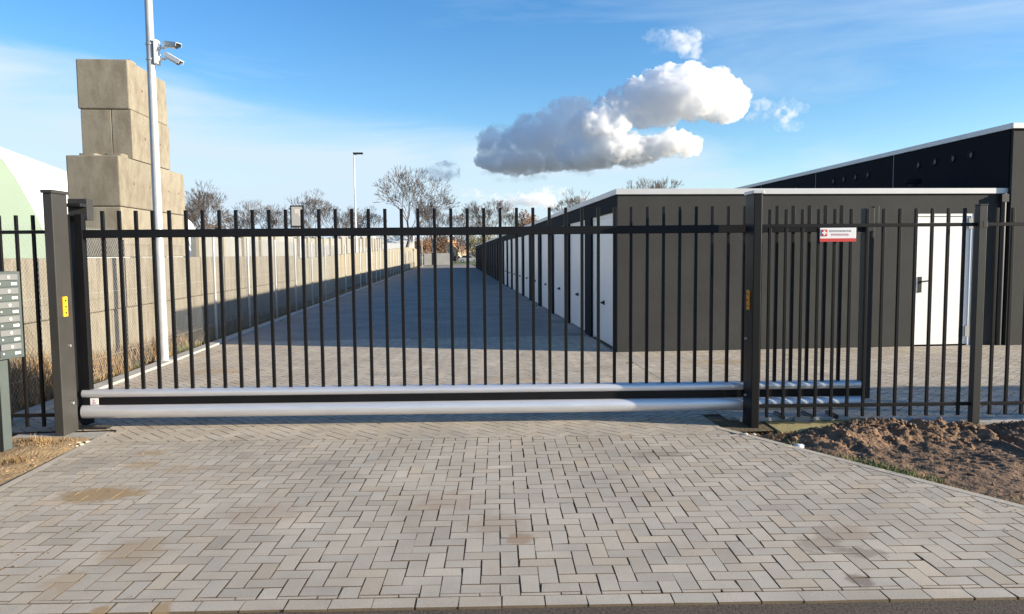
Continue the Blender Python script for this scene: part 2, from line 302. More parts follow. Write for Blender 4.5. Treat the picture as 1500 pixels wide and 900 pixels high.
def clip(poly, a, b, c):          # keep a*x+b*y<=c
    o = []
    for i in range(len(poly)):
        p, q = poly[i], poly[(i+1) % len(poly)]
        dp, dq = a*p[0]+b*p[1]-c, a*q[0]+b*q[1]-c
        if dp <= 0: o.append(p)
        if (dp < 0 < dq) or (dq < 0 < dp):
            t = dp/(dp-dq); o.append((p[0]+t*(q[0]-p[0]), p[1]+t*(q[1]-p[1])))
    return o
def area(p): return 0.5*sum(p[i][0]*p[(i+1) % len(p)][1]-p[(i+1) % len(p)][0]*p[i][1] for i in range(len(p)))
rng = random.Random(4)
class Pavers:
    def __init__(s): s.v = []; s.f = []; s.c = []
    def add(s, poly, joint=0.0038, z=0):
        if area(poly) < 0: poly = poly[::-1]
        if area(poly) < 0.0012: return
        cx = sum(p[0] for p in poly)/len(poly); cy = sum(p[1] for p in poly)/len(poly)
        g = rng.uniform(-.0012, .0012); z += rng.gauss(0, .0004); tx, ty = rng.gauss(0, .003), rng.gauss(0, .003)
        ja = rng.gauss(0, .006); dxx, dyy = rng.gauss(0, .0008), rng.gauss(0, .0008)
        def ins(d):
            # true inset of a convex polygon
            q = poly
            for i in range(len(poly)):
                p0, p1 = poly[i], poly[(i+1) % len(poly)]
                ex, ey = p1[0]-p0[0], p1[1]-p0[1]; l = math.hypot(ex, ey)
                if l < 1e-6: continue
                nx, ny = ey/l, -ex/l
                q = clip(q, nx, ny, nx*p0[0]+ny*p0[1]-d)
                if len(q) < 3: return q
            return [(cx+(x-cx)*math.cos(ja)-(y-cy)*math.sin(ja)+dxx, cy+(x-cx)*math.sin(ja)+(y-cy)*math.cos(ja)+dyy) for x, y in q]
        o = ins(joint+g); i_ = ins(joint+g+.0004)
        if len(o) < 3 or len(i_) != len(o): return
        jj = [(rng.gauss(0, .0008), rng.gauss(0, .0008)) for _ in o]
        if rng.random() < .12: q_ = rng.randrange(len(o)); jj[q_] = ((cx-o[q_][0])*.07, (cy-o[q_][1])*.07)
        o = [(x+a, y+b) for (x, y), (a, b) in zip(o, jj)]; i_ = [(x+a, y+b) for (x, y), (a, b) in zip(i_, jj)]
        n = len(o); k = len(s.v)
        h = lambda x, y: z + tx*(x-cx)+ty*(y-cy)
        s.v += [(x, y, -.03) for x, y in o]+[(x, y, h(x, y)-.0006) for x, y in o]+[(x, y, h(x, y)) for x, y in i_]
        t = rng.gauss(1, .055); w = rng.gauss(0, .010); r = rng.random()
        base = (.445, .39, .312)
        if r < .10: base = (.43, .38, .312)
        elif r < .16: base = (.465, .39, .295)
        col = (base[0]*t*(1+w), base[1]*t, base[2]*t*(1-w), 1)
        side = (.17, .128, .082, 1)
        for a in range(n):
            b = (a+1) % n
            s.f += [[k+a, k+b, k+n+b, k+n+a], [k+n+a, k+n+b, k+2*n+b, k+2*n+a]]; s.c += [side, side]
        s.f.append([k+2*n+a for a in range(n)]); s.c.append(col)
    def build(s, name):
        me = bpy.data.meshes.new(name); me.from_pydata(s.v, [], s.f)
        at_ = me.attributes.new('tone', 'FLOAT_COLOR', 'FACE')
        at_.data.foreach_set('color', [x for c in s.c for x in c])
        me.materials.append(M['paver']); o = bpy.data.objects.new(name, me); COL.objects.link(o); return tag(o, kind='structure')
def herringbone(P, ang, org, planes, ext, w=.0955, joint=.0031):
    ca, sa = math.cos(ang), math.sin(ang)
    n = int(ext/w)
    for i in range(-n, n):
        for j in range(-n, n):
            k = (i-j) % 4
            if k == 0: q = [(i, j), (i+2, j), (i+2, j+1), (i, j+1)]
            elif k == 3: q = [(i, j), (i+1, j), (i+1, j+2), (i, j+2)]
            else: continue
            poly = [(org[0]+(x*ca-y*sa)*w, org[1]+(x*sa+y*ca)*w) for x, y in q]
            for a, b, c in planes:
                poly = clip(poly, a, b, c)
                if len(poly) < 3: break
            if len(poly) >= 3: P.add(poly, joint)
P = Pavers()
e_n = Vector((1, .505)).normalized(); e_c = e_n.x*(2.41-.06*1.1)+e_n.y*6.45
Y_ROAD = 3.235; Y_SPLIT = 6.32
# apron: straight herringbone between road border course and the strip under the gate
herringbone(P, A, (0, gl(4.8, 0)), [(-1, 0, 3.14), (-TA, 1, Y_SPLIT), (TA, -1, -(Y_ROAD+.1)), (e_n.x, e_n.y, e_c)], 5.2)
ca, sa = math.cos(A), math.sin(A)
for i in range(-18, 25):                           # border course along the road, long pavers end to end
    c = Vector((0, Y_ROAD)); ux = Vector((ca, sa)); uy = Vector((-sa, ca)); o = c + ux*(i*.1985+rng.gauss(0, .0008)) + uy*rng.gauss(0, .0015)
    poly = [o, o+ux*.196, o+ux*.196+uy*.098, o+uy*.098]
    P.add([(p.x, p.y) for p in poly], .0016, -.001)
P.build('apron_paving')
P = Pavers()
# diagonal herringbone under the gate and through the yard behind it
lim = [(TA, -1, -Y_SPLIT)]
herringbone(P, A+R(45), (0, 9), lim+[(-1, 0, 3.14), (1, 0, 2.42), (0, 1, 6.98)], 5.2)
herringbone(P, A+R(45), (0, 9), [(0, -1, -6.98), (-1, 0, 4.27), (1, 0, 2.60), (0, 1, 14.05)], 8.5)
herringbone(P, A+R(45), (0, 9), [(TA, -1, -6.86), (-1, 0, -2.60), (1, 0, 11), (0, 1, 11.58)], 12)
P.build('yard_paving')
# edging strips of the apron
mb = MB(); mb.box(-3.205, -3.14, Y_ROAD+.12, 6.9, -.1, -.001); tag(mb.build('apron_kerb', M['edging'], None, .004), kind='structure')
d = Vector((-e_n.y, e_n.x)); p0 = Vector((2.41, 6.45)); mb = MB()
for k in range(5):
    a = p0 - d*(k*.8); b = p0 - d*(k*.8+.794)
    mb.prism([(a.x, a.y), (b.x, b.y), (b.x-e_n.x*.065, b.y-e_n.y*.065), (a.x-e_n.x*.065, a.y-e_n.y*.065)], 'z', -.1, .002)
tag(mb.build('apron_kerb', M['edging'], None, .004), kind='structure')
mb = MB(); y = 6.9
while y < 116: mb.box(-4.48, -4.285, y, y+.992, -.1, .03); y += 1
tag(mb.build('kerb', M['kerb'], None, .008), kind='structure')
# footing slabs along the fence line
def gbox(name, m, s0, s1, t0, t1, z0, z1, parent=None, bevel=0):
    mtx = Matrix.Rotation(A, 4, 'Z'); return MB().box(s0, s1, t0, t1, z0, z1, mtx).build(name, m, parent, bevel)
tag(gbox('fence_footing', M['kerb'], 3.62, 12, 6.62, 6.85, -.1, .012, None, .006), kind='structure')
tag(gbox('gate_footing', M['moss'], 2.5, 3.6, 6.36, 6.85, -.1, -.004, None, .006), kind='structure')
tag(gbox('gate_footing', M['kerb'], -4.4, -3.2, 6.5, 6.98, -.1, -.004, None, .006), kind='structure')

# soil on both sides of the apron
def soil(name, m, x0, x1, y0, y1, nx, ny, hf):
    v = []; f = []
    for j in range(ny+1):
        for i in range(nx+1):
            x = x0+(x1-x0)*i/nx; y = y0+(y1-y0)*j/ny
            X, Y, Z = hf(x, y); v.append((X, Y, Z))
    for j in range(ny):
        for i in range(nx):
            k = j*(nx+1)+i; f.append([k, k+1, k+nx+2, k+nx+1])
    me = bpy.data.meshes.new(name); me.from_pydata(v, [], f); me.materials.append(m)
    for p in me.polygons: p.use_smooth = True
    o = bpy.data.objects.new(name, me); COL.objects.link(o); return tag(o, kind='structure')
def fr(x, y, s, o=5): return noise.fractal(Vector((x*s, y*s, 3.7)), 0.9, 2.1, o)
def g(x, y, cx, cy, rx, ry): return math.exp(-((x-cx)/rx)**2-((y-cy)/ry)**2)
def hright(u, y):
    xe = apron_edge(y) + .004
    x = xe + u
    e = min(1, u/.25)
    z = -.055 + .02*e
    z += .11*g(x, y, 4.05, 6.1, .62, .2) + .07*g(x, y, 3.45, 6.05, .30, .22) + .09*g(x, y, 5.5, 6.05, .7, .2) + .03*g(x, y, 3.1, 5.9, .3, .3)
    rough = .014 + .042*max(g(x, y, 4.0, 6.1, .9, .35), g(x, y, 5.5, 6.05, .7, .25), .8*g(x, y, 3.3, 5.9, .4, .35))
    z += rough*fr(x, y, 8, 6)*e
    z += rough*.35*max(0, noise.noise(Vector((x*24, y*24, 1))))*e
    # furrow running from the fence post toward the road and tyre lug prints
    dd = (x-4.72) + (6.25-y)*.10
    if y < 6.35: z += (.035*math.exp(-((dd+.09)/.05)**2) - .06*math.exp(-((dd-.03)/.06)**2))
    z += .012*math.sin((x*.55+y*.85)*2*math.pi/.085)*g(x, y, 3.95, 5.35, .42, .22)
    if y > 6.35: z = min(z, .0)
    return x, y, z
soil('soil', M['mud'], 0, 4.0, 3.2, 6.58, 300, 250, hright)
soil('soil', M['mud'], 4.0, 9, 2.9, 6.2, 60, 60, lambda u, y: (apron_edge(y)+u, y, -.035+.02*fr(u, y, 3)))
def hleft(x, y):
    e = min(1, (-3.205-x)/.15)
    z = -.015 + .03*e + .028*fr(x, y, 3.2, 6)*e + .03*g(x, y, -3.55, 6.35, .3, .2)
    return x, y, z
soil('soil', M['soil'], -6.6, -3.207, 3.2, 6.72, 160, 170, hleft)

tag(sheet('soil_strip', M['verge'], [(2.2, 6.3), (2.95, 6.3), (2.95, 6.97), (2.2, 6.97)], -.013), kind='structure')
# clods, rubble and grass
def scatter(name, m, n, place, size, seed, group_kind='stuff', label=None):
    rg = random.Random(seed); v = []; f = []
    ico = bmesh.new(); bmesh.ops.create_icosphere(ico, subdivisions=1, radius=1); iv = [tuple(q.co) for q in ico.verts]; fi = [[q.index for q in p.verts] for p in ico.faces]; ico.free()
    for _ in range(n):
        x, y, z = place(rg); s = size(rg); k = len(v); a = rg.uniform(0, 6.3); sx, sy, sz = s*rg.uniform(.7, 1.3), s*rg.uniform(.7, 1.3), s*rg.uniform(.5, .9)
        for p in iv:
            jx = rg.uniform(.65, 1.2); px, py, pz = p[0]*sx*jx, p[1]*sy*jx, p[2]*sz*jx
            v.append((x+px*math.cos(a)-py*math.sin(a), y+px*math.sin(a)+py*math.cos(a), z+pz))
        f += [[k+i for i in q] for q in fi]
    me = bpy.data.meshes.new(name); me.from_pydata(v, [], f); me.materials.append(m)
    o = bpy.data.objects.new(name, me); COL.objects.link(o)
    return tag(o, label, None, None, group_kind)
def pr(rg):
    r = rg.random()
    if r < .6: u, y = rg.gauss(1.35, .6), rg.gauss(6.1, .16)
    elif r < .8: u, y = rg.gauss(2.9, .5), rg.gauss(6.08, .14)
    else: u, y = rg.uniform(.1, 3.5), rg.uniform(4.2, 6.2)
    u = max(.05, min(3.9, u)); y = min(6.36, y)
    x, y, z = hright(u, y); return x, y, z+.004
scatter('soil_clods', M['mud'], 1300, pr, lambda r: min(.035, abs(r.gauss(.007, .006))+.003), 3, label='brown soil clods')
scatter('soil_clods', M['mud'], 70, pr, lambda r: r.uniform(.018, .042), 13, label='larger brown clods on the soil heap')
def pl(rg):
    x, y = rg.uniform(-5, -3.25), rg.uniform(4.5, 6.6); return hleft(x, y)
scatter('soil_clods', M['soil'], 500, pl, lambda r: abs(r.gauss(.006, .005))+.003, 5, label='sandy soil crumbs')
def blades(name, m, pts, seed, hgt, wid, lean, label):
    rg = random.Random(seed); v = []; f = []
    for (x, y, z) in pts:
        h = hgt(rg, x, y); a = rg.uniform(0, 6.28); w = wid*rg.uniform(.6, 1.3); l = lean*rg.uniform(.2, 1)*h; b = rg.uniform(0, 6.28)
        dx, dy = math.cos(a)*w, math.sin(a)*w; lx, ly = math.cos(b)*l, math.sin(b)*l; k = len(v)
        v += [(x-dx, y-dy, z), (x+dx, y+dy, z), (x+dx*.7+lx*.45, y+dy*.7+ly*.45, z+h*.6), (x-dx*.7+lx*.45, y-dy*.7+ly*.45, z+h*.6), (x+lx, y+ly, z+h)]
        f += [[k, k+1, k+2, k+3], [k+3, k+2, k+4]]
    me = bpy.data.meshes.new(name); me.from_pydata(v, [], f); me.materials.append(m)
    o = bpy.data.objects.new(name, me); COL.objects.link(o); return tag(o, label, None, None, 'stuff')
rg = random.Random(8); pts = []
for _ in range(650):
    y = rg.gauss(5.1, .17); u = abs(rg.gauss(.04, .07))+.01
    if y < 4.3 or y > 6.0: continue
    pts.append(hright(u, y))
for _ in range(90): pts.append(hright(abs(rg.gauss(.05, .05))+.01, rg.uniform(4.2, 6.3)))
blades('grass', M['greenery'], pts, 1, lambda r, x, y: r.uniform(.015, .085), .004, .8, 'green grass tuft at apron edge')
pts = []
for _ in range(700): pts.append((rg.uniform(2.75, 3.95), rg.uniform(6.05, 6.2), -.03))
for _ in range(250): 
    x, y = rg.gauss(-3.5, .12), rg.gauss(6.42, .08); pts.append(hleft(min(x, -3.22), y))
for _ in range(160): 
    x, y = rg.gauss(-3.45, .06), rg.gauss(5.9, .04); pts.append(hleft(min(x, -3.22), y))
blades('dry_grass', M['dry'], pts, 2, lambda r, x, y: r.uniform(.01, .06), .003, .9, 'short dry grass')
pts = []
for _ in range(9000):
    y = 7.0+abs(rg.gauss(0, 1))*6.5; x = rg.triangular(-5.18, -4.5, -5.1)
    if noise.noise(Vector((x*2, y*1.3, 0))) + (.35 if y < 9.6 else .05) > 0: pts.append((x, y, -.01))
blades('dry_weeds', M['dry'], pts, 3, lambda r, x, y: r.uniform(.06, .5)*(1.25 if y < 9.3 else .7), .005, .6, 'dry brown weeds along the block wall')
pts = []
for _ in range(2600):
    y = rg.uniform(7, 26); x = rg.triangular(-5.18, -4.5, -4.75); pts.append((x, y, -.01))
blades('verge_grass', M['greenery'], pts, 4, lambda r, x, y: r.uniform(.02, .1), .004, .8, 'sparse green verge growth')

# ------------------------------------------------------------------ block wall and concrete blocks
def block_mesh(mb, x0, x1, y0, y1, z0, z1, studs=None):
    c = .025
    mb.box(x0, x1, y0, y1, z0, z1)
wall = thing('block_wall', 'long low tan concrete block wall along the left of the drive', 'wall', (0, 0, 0))
rg = random.Random(2)
y = 2.0; mb = MB(); k = 0
for course in (0, 1):
    y = 2.0 - (.8 if course else 0)
    while y < 24.4:
        l = 1.6
        mb.box(-6.0+rg.uniform(-.008, .008), -5.2+rg.uniform(-.012, .012), y+.006, y+l-.006, -.05 if course == 0 else .806, .797 if course == 0 else 1.597)
        y += l
mb.build('block_courses', M['concstreak'], wall, .018)
mb = MB(); y = 24.45; k = 0
while y < 114:
    f = (y-24)/90; top = 1.50 + .95*max(0, min(1, f/.65))**1.1
    if f > .88: top -= (f-.88)*4
    mb.prism([(-5.22+rg.uniform(-.01, .01), -.05), (-5.22, top), (-5.36, top), (-5.5, -.05)], 'y', y+.01, y+.99+.5); y += 1.5
mb.build('panel_section', M['panel'], wall, .01)
def cblock(x0, x1, y0, y1, z, label, studs=True, h=.8):
    cx, cy = (x0+x1)/2, (y0+y1)/2
    o = thing('concrete_block', label, 'concrete block', (cx, cy, z), 0, 'concrete blocks stacked on the wall')
    hx, hy = (x1-x0)/2, (y1-y0)/2
    if 'crack' in label: MB().box(-hx, .078, -hy, -hy+.2, .004, h-.004).box(.085, hx, -hy, -hy+.2, .004, h-.004).box(-hx+.001, hx-.001, -hy+.2, hy, .004, h-.004).build('body', M['conc'], o, .008)
    else: MB().box(-hx, hx, -hy, hy, .004, h-.004).build('body', M['conc'], o, .02)
    for yy in (-.35*hy, .45*hy): MB().tube((hx-.002, yy, h*.5), (hx+.003, yy, h*.5), .022, n=12).build('casting_hole', M['mud'], o)
    if studs:
        n = 2 if hy > .7 else 1
        for i in range(n):
            for sx in (-.2, .2):
                cyy = (-.4+.8*i) if n == 2 else 0
                MB().prism([(sx-.13, cyy-.13), (sx+.13, cyy-.13), (sx+.13, cyy+.13), (sx-.13, cyy+.13)], 'z', h-.004, h+.06).build('stud', M['conc'], o, .03)
    return o
B = 12.05
cblock(-6.0, -5.2, B, B+1.59, 1.6, 'near block of the lowest tier stacked on the wall, right behind the camera pole', False)
cblock(-6.0, -5.2, B+1.6, B+2.8, 1.6, 'far shorter block of the lowest tier stacked on the wall', False)
cblock(-6.0, -5.2, B, B+1.59, 2.4, 'wide ledge block with a bare stepped top, second tier, near end')
cblock(-6.0, -5.2, B+1.6, B+2.8, 2.4, 'far shorter block of the second tier, beside bare tree tops', False)
cblock(-5.99, -5.2, B+.52, B+2.12, 3.2, 'block with a vertical crack, just under the topmost block', False)
cblock(-6.02, -5.21, B+.5, B+2.1, 4.0, 'topmost brown stained concrete block of the tower')

# ------------------------------------------------------------------ chain link fence beside the wall
CX = -4.62
cl = thing('chain_link_fence', 'thin galvanised chain link fence in front of the block wall', 'fence', (CX, 7, 0))
post0 = None
for k, y in enumerate([.02, 2.45, 4.9, 7.6, 9.95, 12.5, 14.9] + [17.4+2.5*i for i in range(26)]):
    if post0 is None:
        post0 = MB().tube((0, 0, -.05), (0, 0, 2.02), .024, n=10).build('post', M['galv'], cl); o = post0
    else: o = post0.copy(); COL.objects.link(o); o.parent = cl
    o.location = (0, y, 0)
mb = MB()
h0, h1, pit, y1 = .04, 1.98, .066, 22.0
n = int((y1+h1)/pit)
for i in range(n):
    for sgn in (1, -1):
        ya = i*pit-(h1-h0) if sgn > 0 else i*pit
        za, zb = h0, h1; yb = ya + sgn*(h1-h0) + 0
        if sgn < 0: yb = ya-(h1-h0)
        # clip to 0..y1
        p = [(ya, za), (yb, zb)]
        if p[0][0] > p[1][0]: p = p[::-1]
        (a0, z0), (a1, z1) = p
        if a1 <= 0 or a0 >= y1: continue
        if a0 < 0: z0 += (z1-z0)*(0-a0)/(a1-a0); a0 = 0
        if a1 > y1: z1 = z0+(z1-z0)*(y1-a0)/(a1-a0); a1 = y1
        mb.tube((.03+.001*sgn, a0, z0), (.03+.001*sgn, a1, z1), .0014, n=3, caps=False)
mb.build('wire_mesh', M['galv'], cl, fix=False)
for z in (.3, 1.15, 1.96): MB().tube((.03, 0, z), (.03, 80, z), .002, n=4).build('tension_wire', M['galv'], cl)

# ------------------------------------------------------------------ garages
G = thing('garage_block', 'low dark grey row of garages with white trim and white doors', 'garages', (2.62, 11.6, 0))
GX, GY, GH = 6.58, 75.0, 2.55     # local extents
DOORS = []; PER, OPEN, OFF = 2.73, 2.06, .2
k = 0
while OFF+k*PER+OPEN < GY-.3: DOORS.append(OFF+k*PER); k += 1
# walls: front with door opening, side with piers and lintel
mb = MB()
D0, D1, DH = 5.0, 6.03, 2.21
mb.box(0.003, D0, 0, .25, -.05, GH); mb.box(D1, GX, 0, .25, -.05, GH); mb.box(D0, D1, 0, .25, DH, GH)
mb.box(.003, GX, GY-.25, GY, -.05, GH); mb.box(GX-.25, GX, .253, GY-.253, -.05, GH)
mb.box(.25, GX-.25, .253, GY-.253, GH-.15, GH-.03)
mb.build('wall', M['render'], G)
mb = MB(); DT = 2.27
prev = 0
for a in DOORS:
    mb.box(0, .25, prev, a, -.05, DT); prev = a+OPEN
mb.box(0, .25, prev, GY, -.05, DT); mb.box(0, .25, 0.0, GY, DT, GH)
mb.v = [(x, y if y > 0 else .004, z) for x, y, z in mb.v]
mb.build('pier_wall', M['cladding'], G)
MB().box(-.03, GX-.002, -.035, -.002, GH-.02, GH+.07).box(-.03, -.002, -.002, GY, GH-.02, GH+.07).build('roof_trim', M['trim'], G, .004)
MB().box(-.002, GX-.003, 0, GY, GH-.02, GH+.04).build('roof', M['dark'], G)
RC = .045
def garage_door(a, m, label=None):
    mb = MB(); n = 14
    pr_ = []
    w = OPEN-.11
    for i in range(n):                              # vertical ribs pressed in the sheet
        y0 = a+.055+w*i/n; y1 = a+.055+w*(i+1)/n; mb.box(RC, RC+.03, y0+.003, y1-.003, .03, DT-.07)
    mb.box(RC+.004, RC+.034, a+.055, a+OPEN-.055, .02, DT-.06)
    d = mb.build('garage_door', m, G)
    if label: d['label'] = label
    f = MB(); f.box(RC-.005, RC+.06, a, a+.053, 0, DT).box(RC-.005, RC+.06, a+OPEN-.053, a+OPEN, 0, DT).box(RC-.005, RC+.06, a+.053, a+OPEN-.053, DT-.058, DT)
    f.build('frame', m, d)
    MB().tube((RC+.0, a+OPEN/2, .72), (RC-.02, a+OPEN/2, .72), .04, n=14).tube((RC-.02, a+OPEN/2, .72), (RC-.055, a+OPEN/2, .72), .022, n=12).box(RC-.06, RC-.045, a+OPEN/2-.05, a+OPEN/2+.05, .705, .735).build('handle', M['dark'], d)
for i, a in enumerate(DOORS): garage_door(a, M['door'] if i < 10 else M['anth'], None if i < 10 else 'dark garage door')
# front service door
sd_ = MB().box(D0+.05, D1-.05, .03, .07, .02, DH-.05).build('door', M['door'], G, .003)
MB().box(D0, D0+.047, .01, .1, 0, DH).box(D1-.047, D1, .01, .1, 0, DH).box(D0+.047, D1-.047, .01, .1, DH-.047, DH).build('frame', M['door'], sd_, .003)
mb = MB().box(D0+.095, D0+.155, .012, .03, .9, 1.16).tube((D0+.125, .03, 1.08), (D0+.125, -.035, 1.08), .012).tube((D0+.125, -.03, 1.08), (D0+.27, -.03, 1.095), .014, .012)
mb.build('handle', M['dark'], sd_)
for z in (.15, 1.95): MB().box(D1-.09, D1-.02, .0, .03, z, z+.18).build('hinge', M['lightgrey'], sd_)
mb = MB().tube((GX-.09, -.05, 0), (GX-.09, -.05, GH-.02), .045, n=14); mb.box(GX-.15, GX-.03, -.1, -.005, GH-.16, GH-.035)
mb.build('drainpipe', M['dark'], G)
rv = thing('roof_vent', 'small blue grey capped vent pipe on the garage roof', 'roof vent', (8.6, 13.2, 2.59))
MB().tube((0, 0, 0), (0, 0, .28), .07).build('pipe', M['anth'], rv); MB().tube((0, 0, .26), (0, 0, .34), .15, .13, n=16).build('cap', M['cladding'], rv)

# hall
HX, HY, HZ = 9.205, 11.5, 3.6
Hh = thing('hall', 'taller dark hall behind the garages with round wall vents', 'building', (HX, HY, 0))
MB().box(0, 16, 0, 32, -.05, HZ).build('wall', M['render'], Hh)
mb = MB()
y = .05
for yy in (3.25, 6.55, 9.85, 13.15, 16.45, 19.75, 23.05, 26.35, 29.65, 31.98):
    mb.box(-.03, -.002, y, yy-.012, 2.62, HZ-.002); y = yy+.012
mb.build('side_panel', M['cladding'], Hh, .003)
for yy in (3.25, 6.55, 9.85, 13.15, 16.45): MB().box(-.036, -.002, yy-.0125, yy+.0005, 2.62, HZ-.002).build('panel_joint', M['lightgrey'], Hh)
mb = MB().box(-.05, 16, -.045, -.003, HZ-.02, HZ+.07); mb.box(-.055, -.003, -.003, 32, HZ-.02, HZ+.07); mb.build('roof_trim', M['trim'], Hh, .004)
MB().box(-.002, 15.99, .0, 31.99, HZ-.01, HZ+.03).build('roof', M['dark'], Hh)
for yy in (.95, 1.42, 1.93, 2.43, 4.2, 4.7, 5.2, 5.68, 7.6, 8.2):
    mb = MB(); r, t, n = .062, .014, 20
    for i in range(n):
        a, b = 2*math.pi*i/n, 2*math.pi*(i+1)/n
        mb.tube((-.04, yy+r*math.cos(a), 3.28+r*math.sin(a)), (-.04, yy+r*math.cos(b), 3.28+r*math.sin(b)), t, n=6, caps=False)
    v_ = mb.build('vent', M['anth'], Hh); MB().tube((-.028, yy, 3.28), (-.036, yy, 3.28), .055, n=18).build('grille', M['dark'], v_)

# ------------------------------------------------------------------ sliding gate
GC = 6.91
gate = thing('sliding_gate', 'long black barred sliding gate with silver bottom beam across the drive', 'gate', (0, GC, 0), A)
S0, S1 = -3.49, 3.93
def roundbar(zc, hz, hy, n=10):                      # rounded front and back profile (y,z)
    p = []
    for i in range(n+1):
        t = -math.pi/2 + math.pi*i/n; p.append((hy*.55+hy*.45*math.cos(t), zc+hz*math.sin(t)))
    return p + [(-y, z) for y, z in p[::-1]]
def smoothprism(name, m, prof, a, b, parent):
    mb = MB().prism(prof, 'x', a, b, smooth=False); o = mb.build(name, m, parent)
    o.data.shade_smooth() if hasattr(o.data, 'shade_smooth') else None
    md = o.modifiers.new('split', 'EDGE_SPLIT'); md.split_angle = R(40); return o
smoothprism('upper_beam', M['alu'], roundbar(.325, .036, .062), S0, S1-.06, gate)
smoothprism('lower_beam', M['alu'], roundbar(.157, .062, .09), S0, S1-.06, gate)
MB().box(S0+.004, S1-.06, -.045, .045, .217, .291).build('beam_web', M['black'], gate)
MB().box(S0, S1, -.03, .03, 1.78, 1.855).build('top_rail', M['black'], gate, .004)
MB().box(S0+.0, S0+.07, -.035, .035, .36, 2.0).build('end_stile', M['black'], gate, .003)
MB().box(S1-.058, S1+.03, -.045, .045, .19, 2.0).box(S1+.034, S1+.085, -.02, .03, 1.86, 2.02).build('end_stile', M['post'], gate, .003)
bar0 = MB().box(-.0145, .0145, -.0145, .0145, .355, 1.779).box(-.0145, .0145, -.0145, .0145, 1.856, 2.03).build('bar', M['black'], gate, .002)
s = -3.245; i = 0
while s < S1-.12:
    o = bar0 if i == 0 else bar0.copy()
    if i: COL.objects.link(o); o.parent = gate
    o.location = (s, 0, 0); s += .1536; i += 1
st = MB().box(S0+.075, S0+.15, -.049, -.0455, .224, .286).build('sticker', M['signwhite'], gate)
MB().tube((S0+.112, -.049, .264), (S0+.112, -.0505, .264), .009, n=12).box(S0+.097, S0+.127, -.0505, -.049, .231, .249).build('pictogram', M['pinktext'], st)
gg = thing('roller_carriage', 'dark roller carriage carrying the gate tail just behind the fence', 'gate roller', (3.25, gl(GC, 3.25), 0), A)
MB().box(-.55, .5, -.08, .08, -.02, .025).build('base_plate', M['galv'], gg, .003)
for sx in (-.4, -.15, .12, .36): MB().tube((sx, -.1, .032), (sx, .1, .032), .022, n=12).build('roller', M['dark'], gg)
MB().box(-.05, .1, -.13, -.1, -.01, .04).build('grey_bracket', M['lightgrey'], gg)

# gate posts (front inner face carries the photocell)
PC = 6.58
def gate_post(s0, s1, dep, h, m, label, cell, side):
    g_ = thing('gate_post', label, 'gate post', (0, PC, 0), A, 'tall gate posts')
    MB().box(s0, s1, 0, dep, -.08, h).build('shaft', m, g_, .006)
    MB().box(s0-.012, s1+.012, -.012, dep+.012, h+.001, h+.03).build('cap', M['postgrey'] if side > 0 else M['trim'], g_, .004)
    xs = s1 if side > 0 else s0
    a, b = sorted((xs, xs+side*.014))
    ph = MB().box(a, b, .07, .135, 1.07, 1.25).build('photocell', M[cell], g_, .003)
    a, b = sorted((xs+side*.0142, xs+side*.017))
    for z in (1.105, 1.16, 1.215): MB().tube((a, .1025, z), (b, .1025, z), .011, n=12).build('lens', M['dark'], ph)
    for z in (.27, .8):
        MB().tube((xs, dep*.62, z), (xs+side*.018, dep*.62, z), .013, n=6).build('bolt', M['steelbolt'], g_)
    return g_
gate_post(-3.605, -3.525, .23, 2.17, M['postgrey'], 'dark grey gate post with yellow photocell on the left of the gate', 'yellow', 1)
gate_post(2.70, 2.775, .23, 2.12, M['black'], 'black gate post with orange photocell and pale cap, right of the opening', 'orange', -1)
rp = thing('catch_post', 'black rear catch post with grey top box, behind the left gate post', 'gate post', (0, GC+.02, 0), A)
MB().box(-3.68, -3.53, -.08, .2, -.05, 2.0).build('shaft', M['black'], rp, .004)
MB().box(-3.60, -3.42, .05, .16, 1.95, 2.15).build('top_box', M['postgrey'], rp, .004)
MB().box(-3.58, -3.42, -.06, .048, 2.07, 2.10).build('guide_arm', M['dark'], rp, .003)
MB().tube((-3.55, -.03, .02), (-3.55, -.03, .1), .02).box(-3.62, -3.25, -.12, -.02, .0, .02).build('end_stop', M['dark'], rp)

# ------------------------------------------------------------------ bar fences
FC = 6.63
def fence(label, s0, s1, first, posts, bar_m):
    f_ = thing('bar_fence', label, 'fence', (0, FC, 0), A, 'black bar fences beside the gate')
    for z in (.165, 1.815): MB().box(s0, s1, -.012, .012, z, z+.032).build('rail', M['black'], f_, .003)
    b0 = MB().box(-.0125, .0125, -.0125, .0125, .075, .1645).box(-.0125, .0125, -.0125, .0125, .198, 1.8145).box(-.0125, .0125, -.0125, .0125, 1.848, 1.98).build('bar', M['black'], f_, .002)
    s = first; i = 0
    while s < s1-.02:
        if all(abs(s-p) > .05 for p in posts):
            o = b0 if i == 0 else b0.copy()
            if i: COL.objects.link(o); o.parent = f_
            o.location = (s, 0, 0); i += 1
        s += .1485
    p0 = None
    for p in posts:
        if p0 is None: p0 = MB().box(-.035, .035, .013, .085, -.25, 2.0).box(-.038, .038, .01, .088, 2.001, 2.012).box(-.02, .02, -.018, -.0125, 1.8, 1.86).build('post', M['post'], f_, .004); o = p0
        else: o = p0.copy(); COL.objects.link(o); o.parent = f_
        o.location = (p, -.06, 0)
    return f_
fence('black bar fence to the right of the gate, beside the brown soil', 2.775, 15, 2.865, [4.79, 6.85, 8.9, 10.95, 13.0], M['black'])
fence('short black bar fence left of the gate, behind the mailboxes', -5.6, -3.61, -5.36, [-5.5], M['black'])

